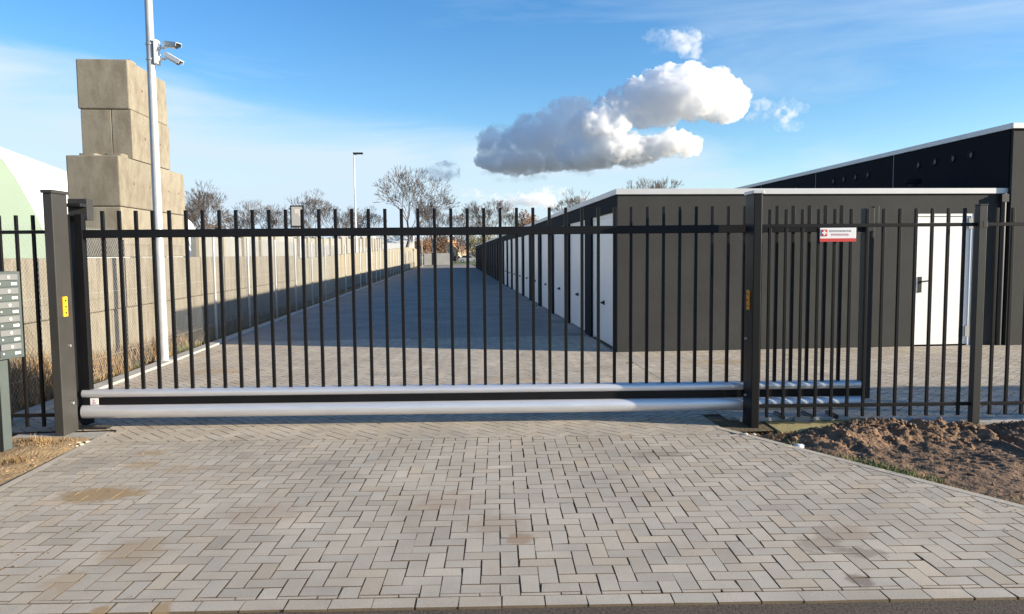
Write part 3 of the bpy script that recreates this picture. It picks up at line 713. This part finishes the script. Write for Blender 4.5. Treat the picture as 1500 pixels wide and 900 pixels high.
# sign on the fence
sg = thing('fence_sign', 'small white and red sign fixed to the fence bars', 'sign', (3.47, gl(FC, 3.47)-.022, 1.685), A)
MB().box(-.165, .165, -.004, 0, 0, .125).build('board', M['signwhite'], sg, .002)
MB().box(-.165, .165, -.0065, -.0045, -.0, .03).build('red_band', M['red'], sg)
lg = MB().box(-.155, -.1, -.0065, -.0045, .05, .11).build('logo', M['red'], sg)
MB().box(-.135, -.12, -.009, -.007, .058, .102).box(-.149, -.1355, -.009, -.007, .073, .087).box(-.1195, -.106, -.009, -.007, .073, .087).build('cross', M['signwhite'], lg)
rg = random.Random(5)
def letters(x0, x1, z, n, m):
    mb = MB(); w = (x1-x0)/n
    for i in range(n):
        x = x0+i*w; mb.box(x, x+w*.22, -.0062, -.0045, z, z+.017)
        mb.box(x+w*.221, x+w*.68, -.0062, -.0045, z+rg.choice((0, .007, .013)), z+rg.choice((.0145, .017)))
    return mb
letters(-.075, .125, .088, 11, M['greytext']).build('lettering', M['greytext'], sg)
letters(-.055, .105, .056, 8, M['pinktext']).build('lettering', M['pinktext'], sg)

# ------------------------------------------------------------------ mailboxes
ang = R(24); dv = Vector((math.sin(ang), math.cos(ang), 0))
Rpt = Vector((-3.56, 6.30, 0)); CW, RH, NR = .19, .113, 6
mbx = thing('mailbox_bank', 'bank of grey letterboxes on dark green posts beside the left fence', 'mailboxes', Rpt - dv*(CW*2), math.atan2(dv.y, dv.x))
Z0 = .80
MB().box(-.02, CW*2+.02, 0, .28, Z0-.015, Z0+RH*NR+.015).build('case', M['mbcase'], mbx, .004)
for c in range(2):
    for r_ in range(NR):
        x0 = c*CW; z0 = Z0+r_*RH
        d_ = MB().box(x0+.012, x0+CW-.008, -.012, -.0005, z0+.058, z0+.108).build('flap', M['mbflap'], mbx, .003)
        MB().tube((x0+.1, -.0122, z0+.083), (x0+.1, -.0165, z0+.083), .013, n=14).build('emblem', M['greytext'], d_)
        p_ = MB().box(x0+.004, x0+CW-.004, -.008, -.0005, z0+.004, z0+.054).build('front_panel', M['mbcase'], mbx, .002)
        MB().box(x0+.125, x0+.172, -.0105, -.0082, z0+.018, z0+.038).build('name_plate', M['signwhite'], p_)
        MB().tube((x0+.03, -.0082, z0+.032), (x0+.03, -.013, z0+.032), .008, n=10).build('lock', M['steelbolt'], p_)
for x in (.02, CW*2-.155): MB().box(x, x+.075, .06, .13, -.1, Z0-.016).build('leg', M['mbcase'], mbx, .004)

# ------------------------------------------------------------------ camera pole
pole = thing('camera_pole', 'tall pale grey steel pole standing by the left kerb', 'pole', (-4.43, 11.48, 0))
MB().tube((0, 0, 0), (0, 0, 7.2), .072, .05, n=24).build('shaft', M['galv'], pole); MB().tube((0, 0, 7.2), (0, 0, 7.24), .056, n=20).build('cap', M['galv'], pole)
MB().tube((0, 0, -.02), (0, 0, .035), .13, n=20).build('base_plate', M['galv'], pole)
MB().box(.065, .115, -.07, .07, 4.45, 4.80).build('bracket_box', M['white'], pole, .005)
mb = MB()
for z in (4.52, 4.74): mb.tube((0, 0, z-.012), (0, 0, z+.012), .068, n=20)
mb.build('clamp', M['galv'], pole)
def cctv(label, base, el, az, m):
    c = thing('security_camera', label, 'security camera', base, 0, 'cameras on the pole'); c.scale = (.85, .85, .85)
    mb = MB().tube((0, 0, 0), (.03, 0, 0), .05, .045, n=16).tube((.02, 0, 0), (.1, 0, -.01), .022).tube((.1, 0, -.01), (.13, 0, .02), .022)
    mb.build('arm', M['white'], c)
    mt = Matrix.Translation((.15, 0, .03)) @ Matrix.Rotation(az, 4, 'Z') @ Matrix.Rotation(el, 4, 'Y')
    a, b = mt @ Vector((-.03, 0, .01)), mt @ Vector((.22, 0, .01))
    h = MB().tube(a, b, .047, n=20); h.box(-.05, .27, -.058, .058, .058, .068, mt); h.box(-.05, .27, -.064, -.0585, .0, .068, mt); h.box(-.05, .27, .0585, .064, .0, .068, mt)
    hh = h.build('housing', m, c)
    MB().tube(b, mt @ Vector((.235, 0, .01)), .043, n=20).build('lens', M['glass'], hh)
    return c
cctv('upper white camera with dark lens on the pole bracket', (-4.31, 11.48, 4.70), R(12), R(-30), M['galv'])
cctv('lower white camera tilted down on the pole bracket', (-4.31, 11.46, 4.53), R(30), R(-12), M['white'])

# ------------------------------------------------------------------ arched shed
sh = thing('arched_shed', 'white arched shed with a pale green end wall behind the block wall', 'shed', (-15.42, 15.4, 0), R(12))
n, RX, RZ, LEN = 48, 7.15, 6.5, 30
half = [(0, 0), (.2, 1.0), (.42, 2.0), (.57, 2.46), (.93, 3.27), (1.15, 3.67), (1.42, 3.95), (1.9, 4.25), (3.0, 4.6), (5.0, 4.95)]
prof = [(RX-a, z) for a, z in half]+[(0, 5.15)]+[(a-RX, z) for a, z in half[::-1]]; n = len(prof)-1
mb = MB(); k0 = 0
mb.v = [(x, 0, z) for x, z in prof] + [(x, LEN, z) for x, z in prof]
for i in range(n): mb.face([i, i+1, n+2+i, n+1+i], True)
o_ = mb.build('cover', M['tentwhite'], sh, fix=False); pass
p2_ = [(x*.9985, z*.9985) for x, z in prof]
MB().prism(p2_, 'y', -.01, .06).build('end_wall', M['tentgreen'], sh)

# ------------------------------------------------------------------ background things
def placeY(px, Y): q = at(px, 373, Y); return q.x
def hgt(px, py, Y): return at(px, py, Y).z
lamp = thing('street_lamp', 'slender grey street lamp with dark head beyond the block wall', 'street lamp', (placeY(522, 42), 42, 0))
zt = hgt(521, 227, 42)
MB().tube((0, 0, -.1), (0, 0, zt), .06, .035, n=12).build('pole', M['galv'], lamp)
MB().tube((0, 0, zt), (.25, 0, zt+.06), .035, .03).build('arm', M['galv'], lamp)
MB().box(-.05, .5, -.11, .11, zt+.03, zt+.12, Matrix.Translation((0, 0, 0))).build('lamp_head', M['anth'], lamp, .02)
bd = thing('sign_board', 'weathered white board in a dark frame on a post above the wall', 'sign', (placeY(437, 38), 38, 0), R(8))
zb, zc_ = hgt(437, 331, 38), hgt(437, 303, 38)
MB().box(-.28, .28, -.03, .03, zb, zc_).build('board', M['lightgrey'], bd, .01)
MB().box(-.34, -.282, -.05, .05, zb-.1, zc_+.06).box(.282, .34, -.05, .05, zb-.1, zc_+.06).box(-.281, .281, -.05, .05, zc_+.002, zc_+.06).box(-.281, .281, -.05, .05, zb-.1, zb-.002).build('frame', M['anth'], bd)
MB().box(-.12, .2, -.034, -.0305, zc_-.35, zc_-.12).box(.05, .26, -.036, -.0345, zc_-.5, zc_-.3).build('dark_mark', M['greytext'], bd)
MB().tube((.1, 0, -.1), (.1, 0, zb-.1), .05).build('post', M['galv'], bd)
# pale yard wall and trailers behind the block wall
yw = thing('yard_wall', 'pale grey panel wall set back behind the long block wall', 'wall', (-8.2, 24, 0))
mb = MB(); rg = random.Random(12)
for i in range(24): 
    t_ = 2.25+i*.05+rg.choice((0, 0, .18)); mb.box(-.1, .1, i*2.5+.02, i*2.5+2.48, -.1, t_)
mb.build('panel', M['lightgrey'], yw, .01)
mb = MB()
for i in range(25): mb.box(.101, .2, i*2.5-.1, i*2.5+.1, -.1, 2.3+i*.05)
mb.build('pillar', M['panel'], yw)
def trailer(px0, px1, pyt, Y, label, win):
    x0, x1 = placeY(px0, Y), placeY(px1, Y); zt = hgt((px0+px1)/2, pyt, Y); w = x1-x0
    t = thing('white_trailer', label, 'trailer', ((x0+x1)/2, Y, 0), 0, 'white trailers behind the yard wall')
    b_ = MB().box(-w/2, w/2, 0, 2.2, .5, zt).build('body', M['white'], t, .08)
    MB().box(-w/2-.03, w/2+.03, -.03, 2.23, zt+.001, zt+.06).build('roof', M['lightgrey'], t, .02)
    for (u0, u1) in win: MB().box(-w/2+w*u0, -w/2+w*u1, -.02, -.003, zt-.95, zt-.3).build('window', M['glass'], t)
    for u in (-.25, .25): MB().tube((u*w, -.05, .35), (u*w, .2, .35), .35, n=18).build('wheel', M['rubber'], t)
trailer(280, 322, 343, 36, 'white box trailer with a square window, nearest the concrete tower', [(.5, .8)])
trailer(330, 374, 352, 38, 'low white trailer without windows, left of the framed board', [])
trailer(379, 424, 347, 44, 'white trailer standing just left of the framed board', [(.1, .25)])
trailer(489, 548, 346, 82, 'wide white trailer with two windows below the street lamp', [(.1, .3), (.5, .65)])
trailer(549, 606, 345, 120, 'large white trailer at the foot of the tall bare tree', [])
# end of the drive
ew = thing('end_wall', 'low pale wall closing the far end of the drive', 'wall', (placeY(641, 115), 115, 0))
MB().box(-2.1, -.95, 0, .2, -.1, 1.75).box(-.5, 2.1, 0, .2, -.1, 1.8).build('wall_panel', M['lightgrey'], ew, .02)
MB().box(-.93, -.52, 0, .15, -.1, 1.9).build('gate_leaf', M['anth'], ew)
for px, Y, top in ((618, 112, 340), (634, 120, 345)):
    l = 'thin pale pole at the end of the long wall' if px == 618 else 'thin pole behind the pale end wall'
    p_ = thing('utility_pole', l, 'pole', (placeY(px, Y), Y, 0)); z = hgt(px, top, Y)
    MB().tube((0, 0, -.1), (0, 0, z), .10, .07).build('shaft', M['lightgrey'], p_); MB().tube((0, 0, z), (0, 0, z+.15), .11).build('cap', M['anth'], p_)
hs_ = thing('house', 'small cream house with an orange tiled roof far beyond the drive', 'house', (placeY(655, 190), 190, 0), R(-20))
MB().prism([(-3, -.1), (3, -.1), (3, 2.6), (0, 5.0), (-3, 2.6)], 'y', 0, 8).build('wall', M['cream'], hs_)
mb = MB()
for sx in (-1, 1): mb.prism([(sx*3.5, 2.25), (sx*3.5, 2.45), (0, 5.35), (0, 5.1)], 'y', -.4, 8.4)
rf = mb.build('roof', M['tile'], hs_); MB().box(-.4, .4, 5, 5.7, 4.9, 6.2).build('chimney', M['tile'], rf)
for x0 in (-1.9, .7): w_ = MB().box(x0, x0+1.2, -.04, -.01, .9, 2.1).build('window', M['glass'], hs_)
def car(px, Y, m, label, rz):
    c = thing('parked_car', label, 'car', (placeY(px, Y), Y, -.05), rz, 'cars parked beyond the drive')
    body = [(-2.1, .3), (2.1, .3), (2.15, .62), (2.0, .82), (1.1, .92), (-1.7, .95), (-2.1, .85)]
    MB().prism(body, 'y', -.85, .85).build('body', m, c, .06)
    MB().prism([(-1.75, .953), (1.0, .922), (.35, 1.42), (-1.25, 1.45)], 'y', -.72, .72).build('cabin', m, c, .05)
    MB().prism([(-1.5, .99), (.82, .96), (.28, 1.36), (-1.15, 1.38)], 'y', -.73, -.722).prism([(-1.5, .99), (.82, .96), (.28, 1.36), (-1.15, 1.38)], 'y', .722, .73).build('window', M['glass'], c)
    for x in (-1.3, 1.3):
        for y in (-.8, .8):
            w_ = MB().tube((x, y-.1, .32), (x, y+.1, .32), .32, n=20).build('wheel', M['rubber'], c); MB().tube((x, y-.108, .32), (x, y+.108, .32), .19, n=14).build('rim', M['galv'], w_)
    for y in (-.6, .6): MB().box(2.08, 2.165, y-.16, y+.16, .62, .74).build('headlight', M['signwhite'], c)
car(668, 150, M['darkcar'], 'dark car parked on the grass beside the pale end wall', R(4))
car(687, 148, M['silvercar'], 'light silver car parked beyond the far corner of the garages', R(-3))

# bare winter trees
def tree_mesh(seed, H_, spread=.5, depth=6):
    rg = random.Random(seed); tr = MB(); cr_ = MB()
    def grow(p, d, l, r, lev):
        q = p; seg = 2 if lev < 3 else 1
        for s_ in range(seg):
            d2 = (d + Vector((rg.gauss(0, .10), rg.gauss(0, .10), rg.gauss(.03, .05)))).normalized()
            e = q + d2*(l/seg); rr = r*(1-.28*(s_+1)/seg)
            (tr if lev < 3 else cr_).tube(q, e, r*(1-.28*s_/seg), rr, n=7 if lev < 2 else (5 if lev < 3 else 3), caps=False)
            q = e; d = d2
            if lev >= 1 and lev < depth and rg.random() < .65:
                ax = Vector((rg.gauss(0, 1), rg.gauss(0, 1), rg.gauss(0, .4))).normalized()
                nd = (d + ax*rg.uniform(.5, .9)*spread*1.8).normalized(); grow(q, nd, l*rg.uniform(.5, .72), rr*.55, lev+1)
        if lev < depth:
            nb = rg.choice((2, 3)) if lev < 4 else 2
            a0 = rg.uniform(0, 6.28); u = d.orthogonal().normalized(); w = d.cross(u)
            for i in range(nb):
                a = a0+6.28*i/nb+rg.uniform(-.4, .4); sp = spread*rg.uniform(.6, 1.25)
                nd = (d+(u*math.cos(a)+w*math.sin(a))*sp+Vector((0, 0, .12))).normalized()
                grow(q, nd, l*rg.uniform(.66, .84), max(.015, rr*.68), lev+1)
    grow(Vector((0, 0, -.1)), Vector((0, 0, 1)), H_*.24, H_*.018, 0)
    return tr, cr_
protos = []
def tree(px, Y, top_py, label, var, dz=0, bark='bark', twig='twig'):
    z = hgt(px, top_py, Y)
    H0 = 10.0
    key = var
    t = thing('bare_tree', label, 'tree', (placeY(px, Y), Y, 0), random.Random(px).uniform(0, 6), 'bare winter trees behind the yard')
    for (kk, a, b, top) in protos:
        if kk == key:
            ca_, cb_ = a.copy(), b.copy(); COL.objects.link(ca_); COL.objects.link(cb_); ca_.parent = t; cb_.parent = t; tt = top; break
    else:
        seed, spread, depth = var
        tr, cr_ = tree_mesh(seed, H0, spread, depth); tt = max(v[2] for v in cr_.v)
        a = tr.build('trunk', M[bark], t, fix=False); b = cr_.build('crown', M[twig], t, fix=False); protos.append((key, a, b, tt))
    s_ = z/tt; t.scale = (s_, s_, s_)
V1, V2, V3 = (11, .42, 7), (23, .52, 7), (37, .36, 7)
tree(589, 92, 246, 'tallest bare tree, standing right of the street lamp', V2)
tree(311, 70, 262, 'bare rounded tree just right of the concrete tower', V1)
tree(285, 78, 285, 'bare tree partly hidden by the concrete tower', V2)
tree(398, 85, 292, 'small bare tree left of the framed board', V2)
tree(468, 80, 275, 'bare tree just right of the framed board', V1)
tree(497, 90, 300, 'low bare tree left of the street lamp pole', V3)
tree(548, 95, 300, 'slim bare tree left of the tallest tree', V1)
tree(640, 120, 296, 'bare tree above the end of the long wall', V3)
tree(668, 140, 305, 'bare tree above the pale end wall', V1)
tree(714, 125, 290, 'bare upright tree at the end of the garage roof', V3)
tree(742, 130, 302, 'bare tree in front of the low white cloud', V1)
tree(838, 90, 274, 'bare bushy tree rising over the garage roof', V1)
tree(974, 70, 256, 'bare tree top above the front corner of the garage roof', V3)
tree(360, 95, 305, 'faint low bare tree beside the rounded tree', V3)
def bushy(px, Y, w_px, top_py, m, label, name, n=2600, seed=1):
    rg = random.Random(seed); z = hgt(px, top_py, Y); w = w_px*Y/F_PX
    t = thing(name, label, 'shrub' if 'shrub' in name else 'tree', (placeY(px, Y), Y, 0))
    mb = MB()
    lob = [(rg.uniform(-.35, .35)*w, rg.uniform(-.3, .3)*w, z*rg.uniform(.35, .78), rg.uniform(.18, .34)) for _ in range(9)]
    for _ in range(n):
        lx, ly, lz, lr = rg.choice(lob); v_ = Vector((rg.gauss(0, 1), rg.gauss(0, 1), rg.gauss(0, 1))).normalized()*rg.random()**.4
        c = Vector((lx+v_.x*lr*w, ly+v_.y*lr*w, max(.05, min(z, lz+v_.z*z*.27)))); s_ = rg.uniform(.08, .2)
        a = Vector((rg.gauss(0, 1), rg.gauss(0, 1), rg.gauss(0, 1))).normalized()*s_; b = a.orthogonal().normalized()*s_*.6
        k = len(mb.v); mb.v += [tuple(c-a), tuple(c+b), tuple(c+a), tuple(c-b)]; mb.face([k, k+1, k+2, k+3])
    mb.build('crown', m, t, fix=False)
    tb = MB()
    for i in range(4): tb.tube((0, 0, -.1), (lob[i][0], lob[i][1], lob[i][2]), .09, .03, n=6)
    tb.build('trunk', M['bark'], t)
bushy(775, 105, 42, 308, M['rust'], 'rust brown leafy tree above the garage roof line', 'leafy_tree', 2600, 3)
bushy(612, 125, 46, 345, M['rust'], 'rust brown shrub behind the end of the long wall', 'shrub', 2200, 4)
bushy(640, 135, 40, 338, M['rust'], 'rust brown shrub left of the cream house', 'shrub', 2200, 5)
bushy(700, 150, 34, 338, M['conifer'], 'olive shrub beside the far end of the garages', 'shrub', 2200, 6)
bushy(678, 175, 40, 332, M['bark'], 'dark shrub right of the cream house', 'shrub', 2200, 7)
bushy(728, 140, 50, 330, M['conifer'], 'olive tree low above the garage roof', 'leafy_tree', 2400, 8)
bushy(452, 100, 80, 340, M['rust'], 'brown hedge shrub behind the framed board', 'shrub', 2600, 9)
bushy(290, 90, 60, 318, M['bark'], 'dark shrub behind the concrete tower', 'shrub', 2400, 10)
bushy(330, 92, 50, 322, M['twig'], 'brown shrub under the rounded bare tree', 'shrub', 2400, 11)
def wood(name, label, m, seed, x0, x1, y0, y1, h, n):
    rg = random.Random(seed); mb = MB()
    for _ in range(n):
        x = rg.uniform(x0, x1); y = rg.uniform(y0, y1); hh = h*(.55+.45*noise.noise(Vector((x*.07, y*.05, seed)))+.1)
        c = Vector((x, y, abs(rg.triangular(0, hh, hh*.4)))); s_ = rg.uniform(.25, .7)
        a = Vector((rg.gauss(0, .4), rg.gauss(0, .4), rg.gauss(0, 1))).normalized()*s_; b = a.orthogonal().normalized()*s_*.35
        k = len(mb.v); mb.v += [tuple(c-a), tuple(c+b), tuple(c+a), tuple(c-b)]; mb.face([k, k+1, k+2, k+3])
    tag(mb.build(name, m, None, fix=False), label, None, None, 'stuff')
wood('far_wood', 'far leafless wood on the horizon', M['twig'], 5, -140, 60, 215, 260, 10, 16000)

def on_apron(r):
    if r.random() < .55: return (-3.1+abs(r.gauss(0, .6)), r.uniform(3.4, 6.3), .002)
    y = r.uniform(3.5, 6.2); return (apron_edge(y)-.07-abs(r.gauss(0, .25)), y, .002)
scatter('crumbs', M['soil'], 420, on_apron, lambda r: r.uniform(.002, .006), 41, label='soil crumbs and grit on the paving')
# litter
lt = MB(); rg = random.Random(31)
bm = bmesh.new(); bmesh.ops.create_icosphere(bm, subdivisions=2, radius=.045)
for v_ in bm.verts: v_.co *= rg.uniform(.6, 1.15); v_.co.z *= .6
me = bpy.data.meshes.new('crumpled_wrapper'); bm.to_mesh(me); bm.free(); me.materials.append(M['paper'])
o = bpy.data.objects.new('crumpled_wrapper', me); COL.objects.link(o); o.location = (2.83, 5.75, -.01); tag(o, 'crumpled pale blue wrapper lying at the apron edge', 'litter')
scatter('rubble', M['stone'], 14, lambda r: (r.choice([(-3.25+r.gauss(0, .05), 6.5+r.gauss(0, .05), .0), (-3.62+r.gauss(0, .05), 6.3, .02), (2.62+r.gauss(0, .05), 6.15, .0)])), lambda r: r.uniform(.012, .03), 9, label='pale rubble bits')

# ------------------------------------------------------------------ clouds (real volumes far away)
def cloud(name, lumps, Y, seed, dens=.03, vox=7.0, kids=14, puff=None, core=0.0):
    bm = bmesh.new(); rg = random.Random(seed)
    def ball(c, a, dp, b, sub):
        q = bmesh.ops.create_icosphere(bm, subdivisions=sub, radius=1)
        for v in q['verts']: v.co = Vector((c.x+v.co.x*a, c.y+v.co.y*dp, c.z+v.co.z*b))
    for L_ in lumps:
        if isinstance(L_[0], Vector): c, a, dp, b = L_[0].copy(), L_[1], L_[2], L_[3]
        else:
            px, py, rx, ry = L_[:4]; yo = L_[4] if len(L_) > 4 else 0
            c = at(px, py, Y+yo); k = (Y+yo)/F_PX
            a, b = rx*k, ry*k; dp = (a+b)/2
        c.y += rg.uniform(-.2, .2)*dp
        ball(c, a, dp, b, 3)
        for _ in range(kids):
            t, z = rg.uniform(0, 2*math.pi), rg.uniform(-.35, 1)
            h = math.sqrt(1-z*z); r_ = b*rg.uniform(.22, .48)
            ball(c+Vector((a*h*math.cos(t), dp*h*math.sin(t), b*z))*.86, r_*1.15, r_, r_*.9, 2)
    me = bpy.data.meshes.new(name); bm.to_mesh(me); bm.free()
    o = bpy.data.objects.new(name, me); COL.objects.link(o)
    md = o.modifiers.new('r', 'REMESH'); md.mode = 'VOXEL'; md.voxel_size = vox
    dg = bpy.context.evaluated_depsgraph_get(); ev = o.evaluated_get(dg); me2 = bpy.data.meshes.new_from_object(ev)
    o.modifiers.clear(); o.data = me2
    sc_ = Y/F_PX
    nrm = [v.normal.copy() for v in me2.vertices]
    for v, nn in zip(me2.vertices, nrm):
        p = v.co
        f1 = noise.fractal(p/(22*sc_), 1.0, 2.0, 3); f2 = 1-abs(noise.noise(p/(9*sc_)))*2; f3 = 1-abs(noise.noise(p/(4.2*sc_)+Vector((9, 2, 1))))*2
        v.co = p + nn*(f1*6+f2*3.8+f3*2.2-3.4)*sc_
    m = bpy.data.materials.new('cloud_vapour'); m.use_nodes = True; t = m.node_tree; t.nodes.remove(t.nodes['Principled BSDF'])
    vs = t.nodes.new('ShaderNodeVolumePrincipled'); vs.inputs['Density'].default_value = dens; vs.inputs['Color'].default_value = (.972, .978, .988, 1); vs.inputs['Anisotropy'].default_value = 0
    if puff:                                        # uneven vapour: holes and wisps toward the rim
        co = t.nodes.new('ShaderNodeTexCoord'); nz = t.nodes.new('ShaderNodeTexNoise'); nz.inputs['Scale'].default_value = 1/(puff*sc_); nz.inputs['Detail'].default_value = 4; nz.inputs['Roughness'].default_value = .62
        t.links.new(co.outputs['Object'], nz.inputs['Vector'])
        mr = t.nodes.new('ShaderNodeMapRange'); mr.inputs['From Min'].default_value = .46-.06*(core > 0); mr.inputs['From Max'].default_value = .62; mr.inputs['To Max'].default_value = dens; mr.inputs['To Min'].default_value = dens*core
        t.links.new(nz.outputs['Fac'], mr.inputs['Value']); t.links.new(mr.outputs[0], vs.inputs['Density'])
    t.links.new(vs.outputs[0], t.nodes['Material Output'].inputs['Volume'])
    me2.materials.clear(); me2.materials.append(m)
    return tag(o, kind='structure')
cloud('cloud', [(1000, 140, 78, 37), (1060, 150, 34, 33), (940, 150, 48, 33), (905, 165, 38, 28), (960, 120, 24, 16), (1025, 116, 34, 16), (880, 185, 46, 24), (950, 176, 50, 10),
      (985, 213, 46, 20), (920, 220, 58, 24, 20), (865, 228, 50, 22, 40)], 1600, 3, .12, 3.6, 26, 17, .006)
cloud('cloud', [(800, 190, 52, 22), (840, 160, 34, 20), (765, 236, 72, 20), (725, 222, 26, 14), (790, 205, 60, 26), (738, 236, 28, 12), (845, 205, 44, 26), (830, 234, 55, 18), (765, 208, 34, 14), (800, 215, 40, 20)], 1900, 13, .07, 5, 26, 20, .004)
rgw = random.Random(77)
def wisps(n, x0, x1, yf, sx, sy): return [(px, yf(px)+rgw.gauss(0, sy*1.2), sx*rgw.uniform(.5, 1.2), sy*rgw.uniform(.4, 1.1)) for px in (rgw.uniform(x0, x1) for _ in range(n))]
cloud('cloud', wisps(16, 715, 900, lambda x: 205-(x-715)*.30, 22, 10), 1960, 21, .012, 4, 5, 16)
cloud('cloud', wisps(14, 720, 900, lambda x: 246, 24, 7), 1960, 22, .012, 4, 5, 16)
cloud('cloud', wisps(8, 1080, 1170, lambda x: 150+(x-1080)*.2, 20, 9), 1430, 23, .012, 4, 5, 14)
cloud('cloud', wisps(7, 960, 1030, lambda x: 62+(x-960)*.15, 22, 12), 1430, 24, .010, 4, 5, 14)
cloud('cloud', wisps(22, 690, 900, lambda x: 300-(x-690)*.02, 26, 7), 2900, 25, .012, 6, 5, 16)
cloud('cloud', [(728, 203, 34, 18), (748, 212, 24, 14)], 1900, 4, .05, 5, 8, 20)
cloud('cloud', [(642, 254, 32, 13), (655, 249, 20, 11)], 1900, 5, .04, 4, 8, 16)
cloud('cloud', [(1003, 60, 28, 17), (1014, 76, 20, 11), (990, 55, 18, 10)], 1430, 6, .03, 4, 8, 16)
cloud('cloud', [(1115, 152, 15, 11), (1150, 168, 22, 11)], 1430, 7, .03, 4, 8, 14)
cloud('cloud', [(785, 293, 28, 9), (745, 298, 24, 7), (810, 300, 16, 7)], 2600, 9, .016, 6)
cloud('cloud', [(Vector((1822, 1424, 690)), 160, 130, 130), (Vector((1700, 1540, 710)), 120, 110, 110), (Vector((1650, 1500, 610)), 120, 110, 90), (Vector((1900, 1360, 780)), 140, 130, 110)], 1900, 10, .05, 14, 6)   # unseen cloud added out of view to cast shade on the grey cloud
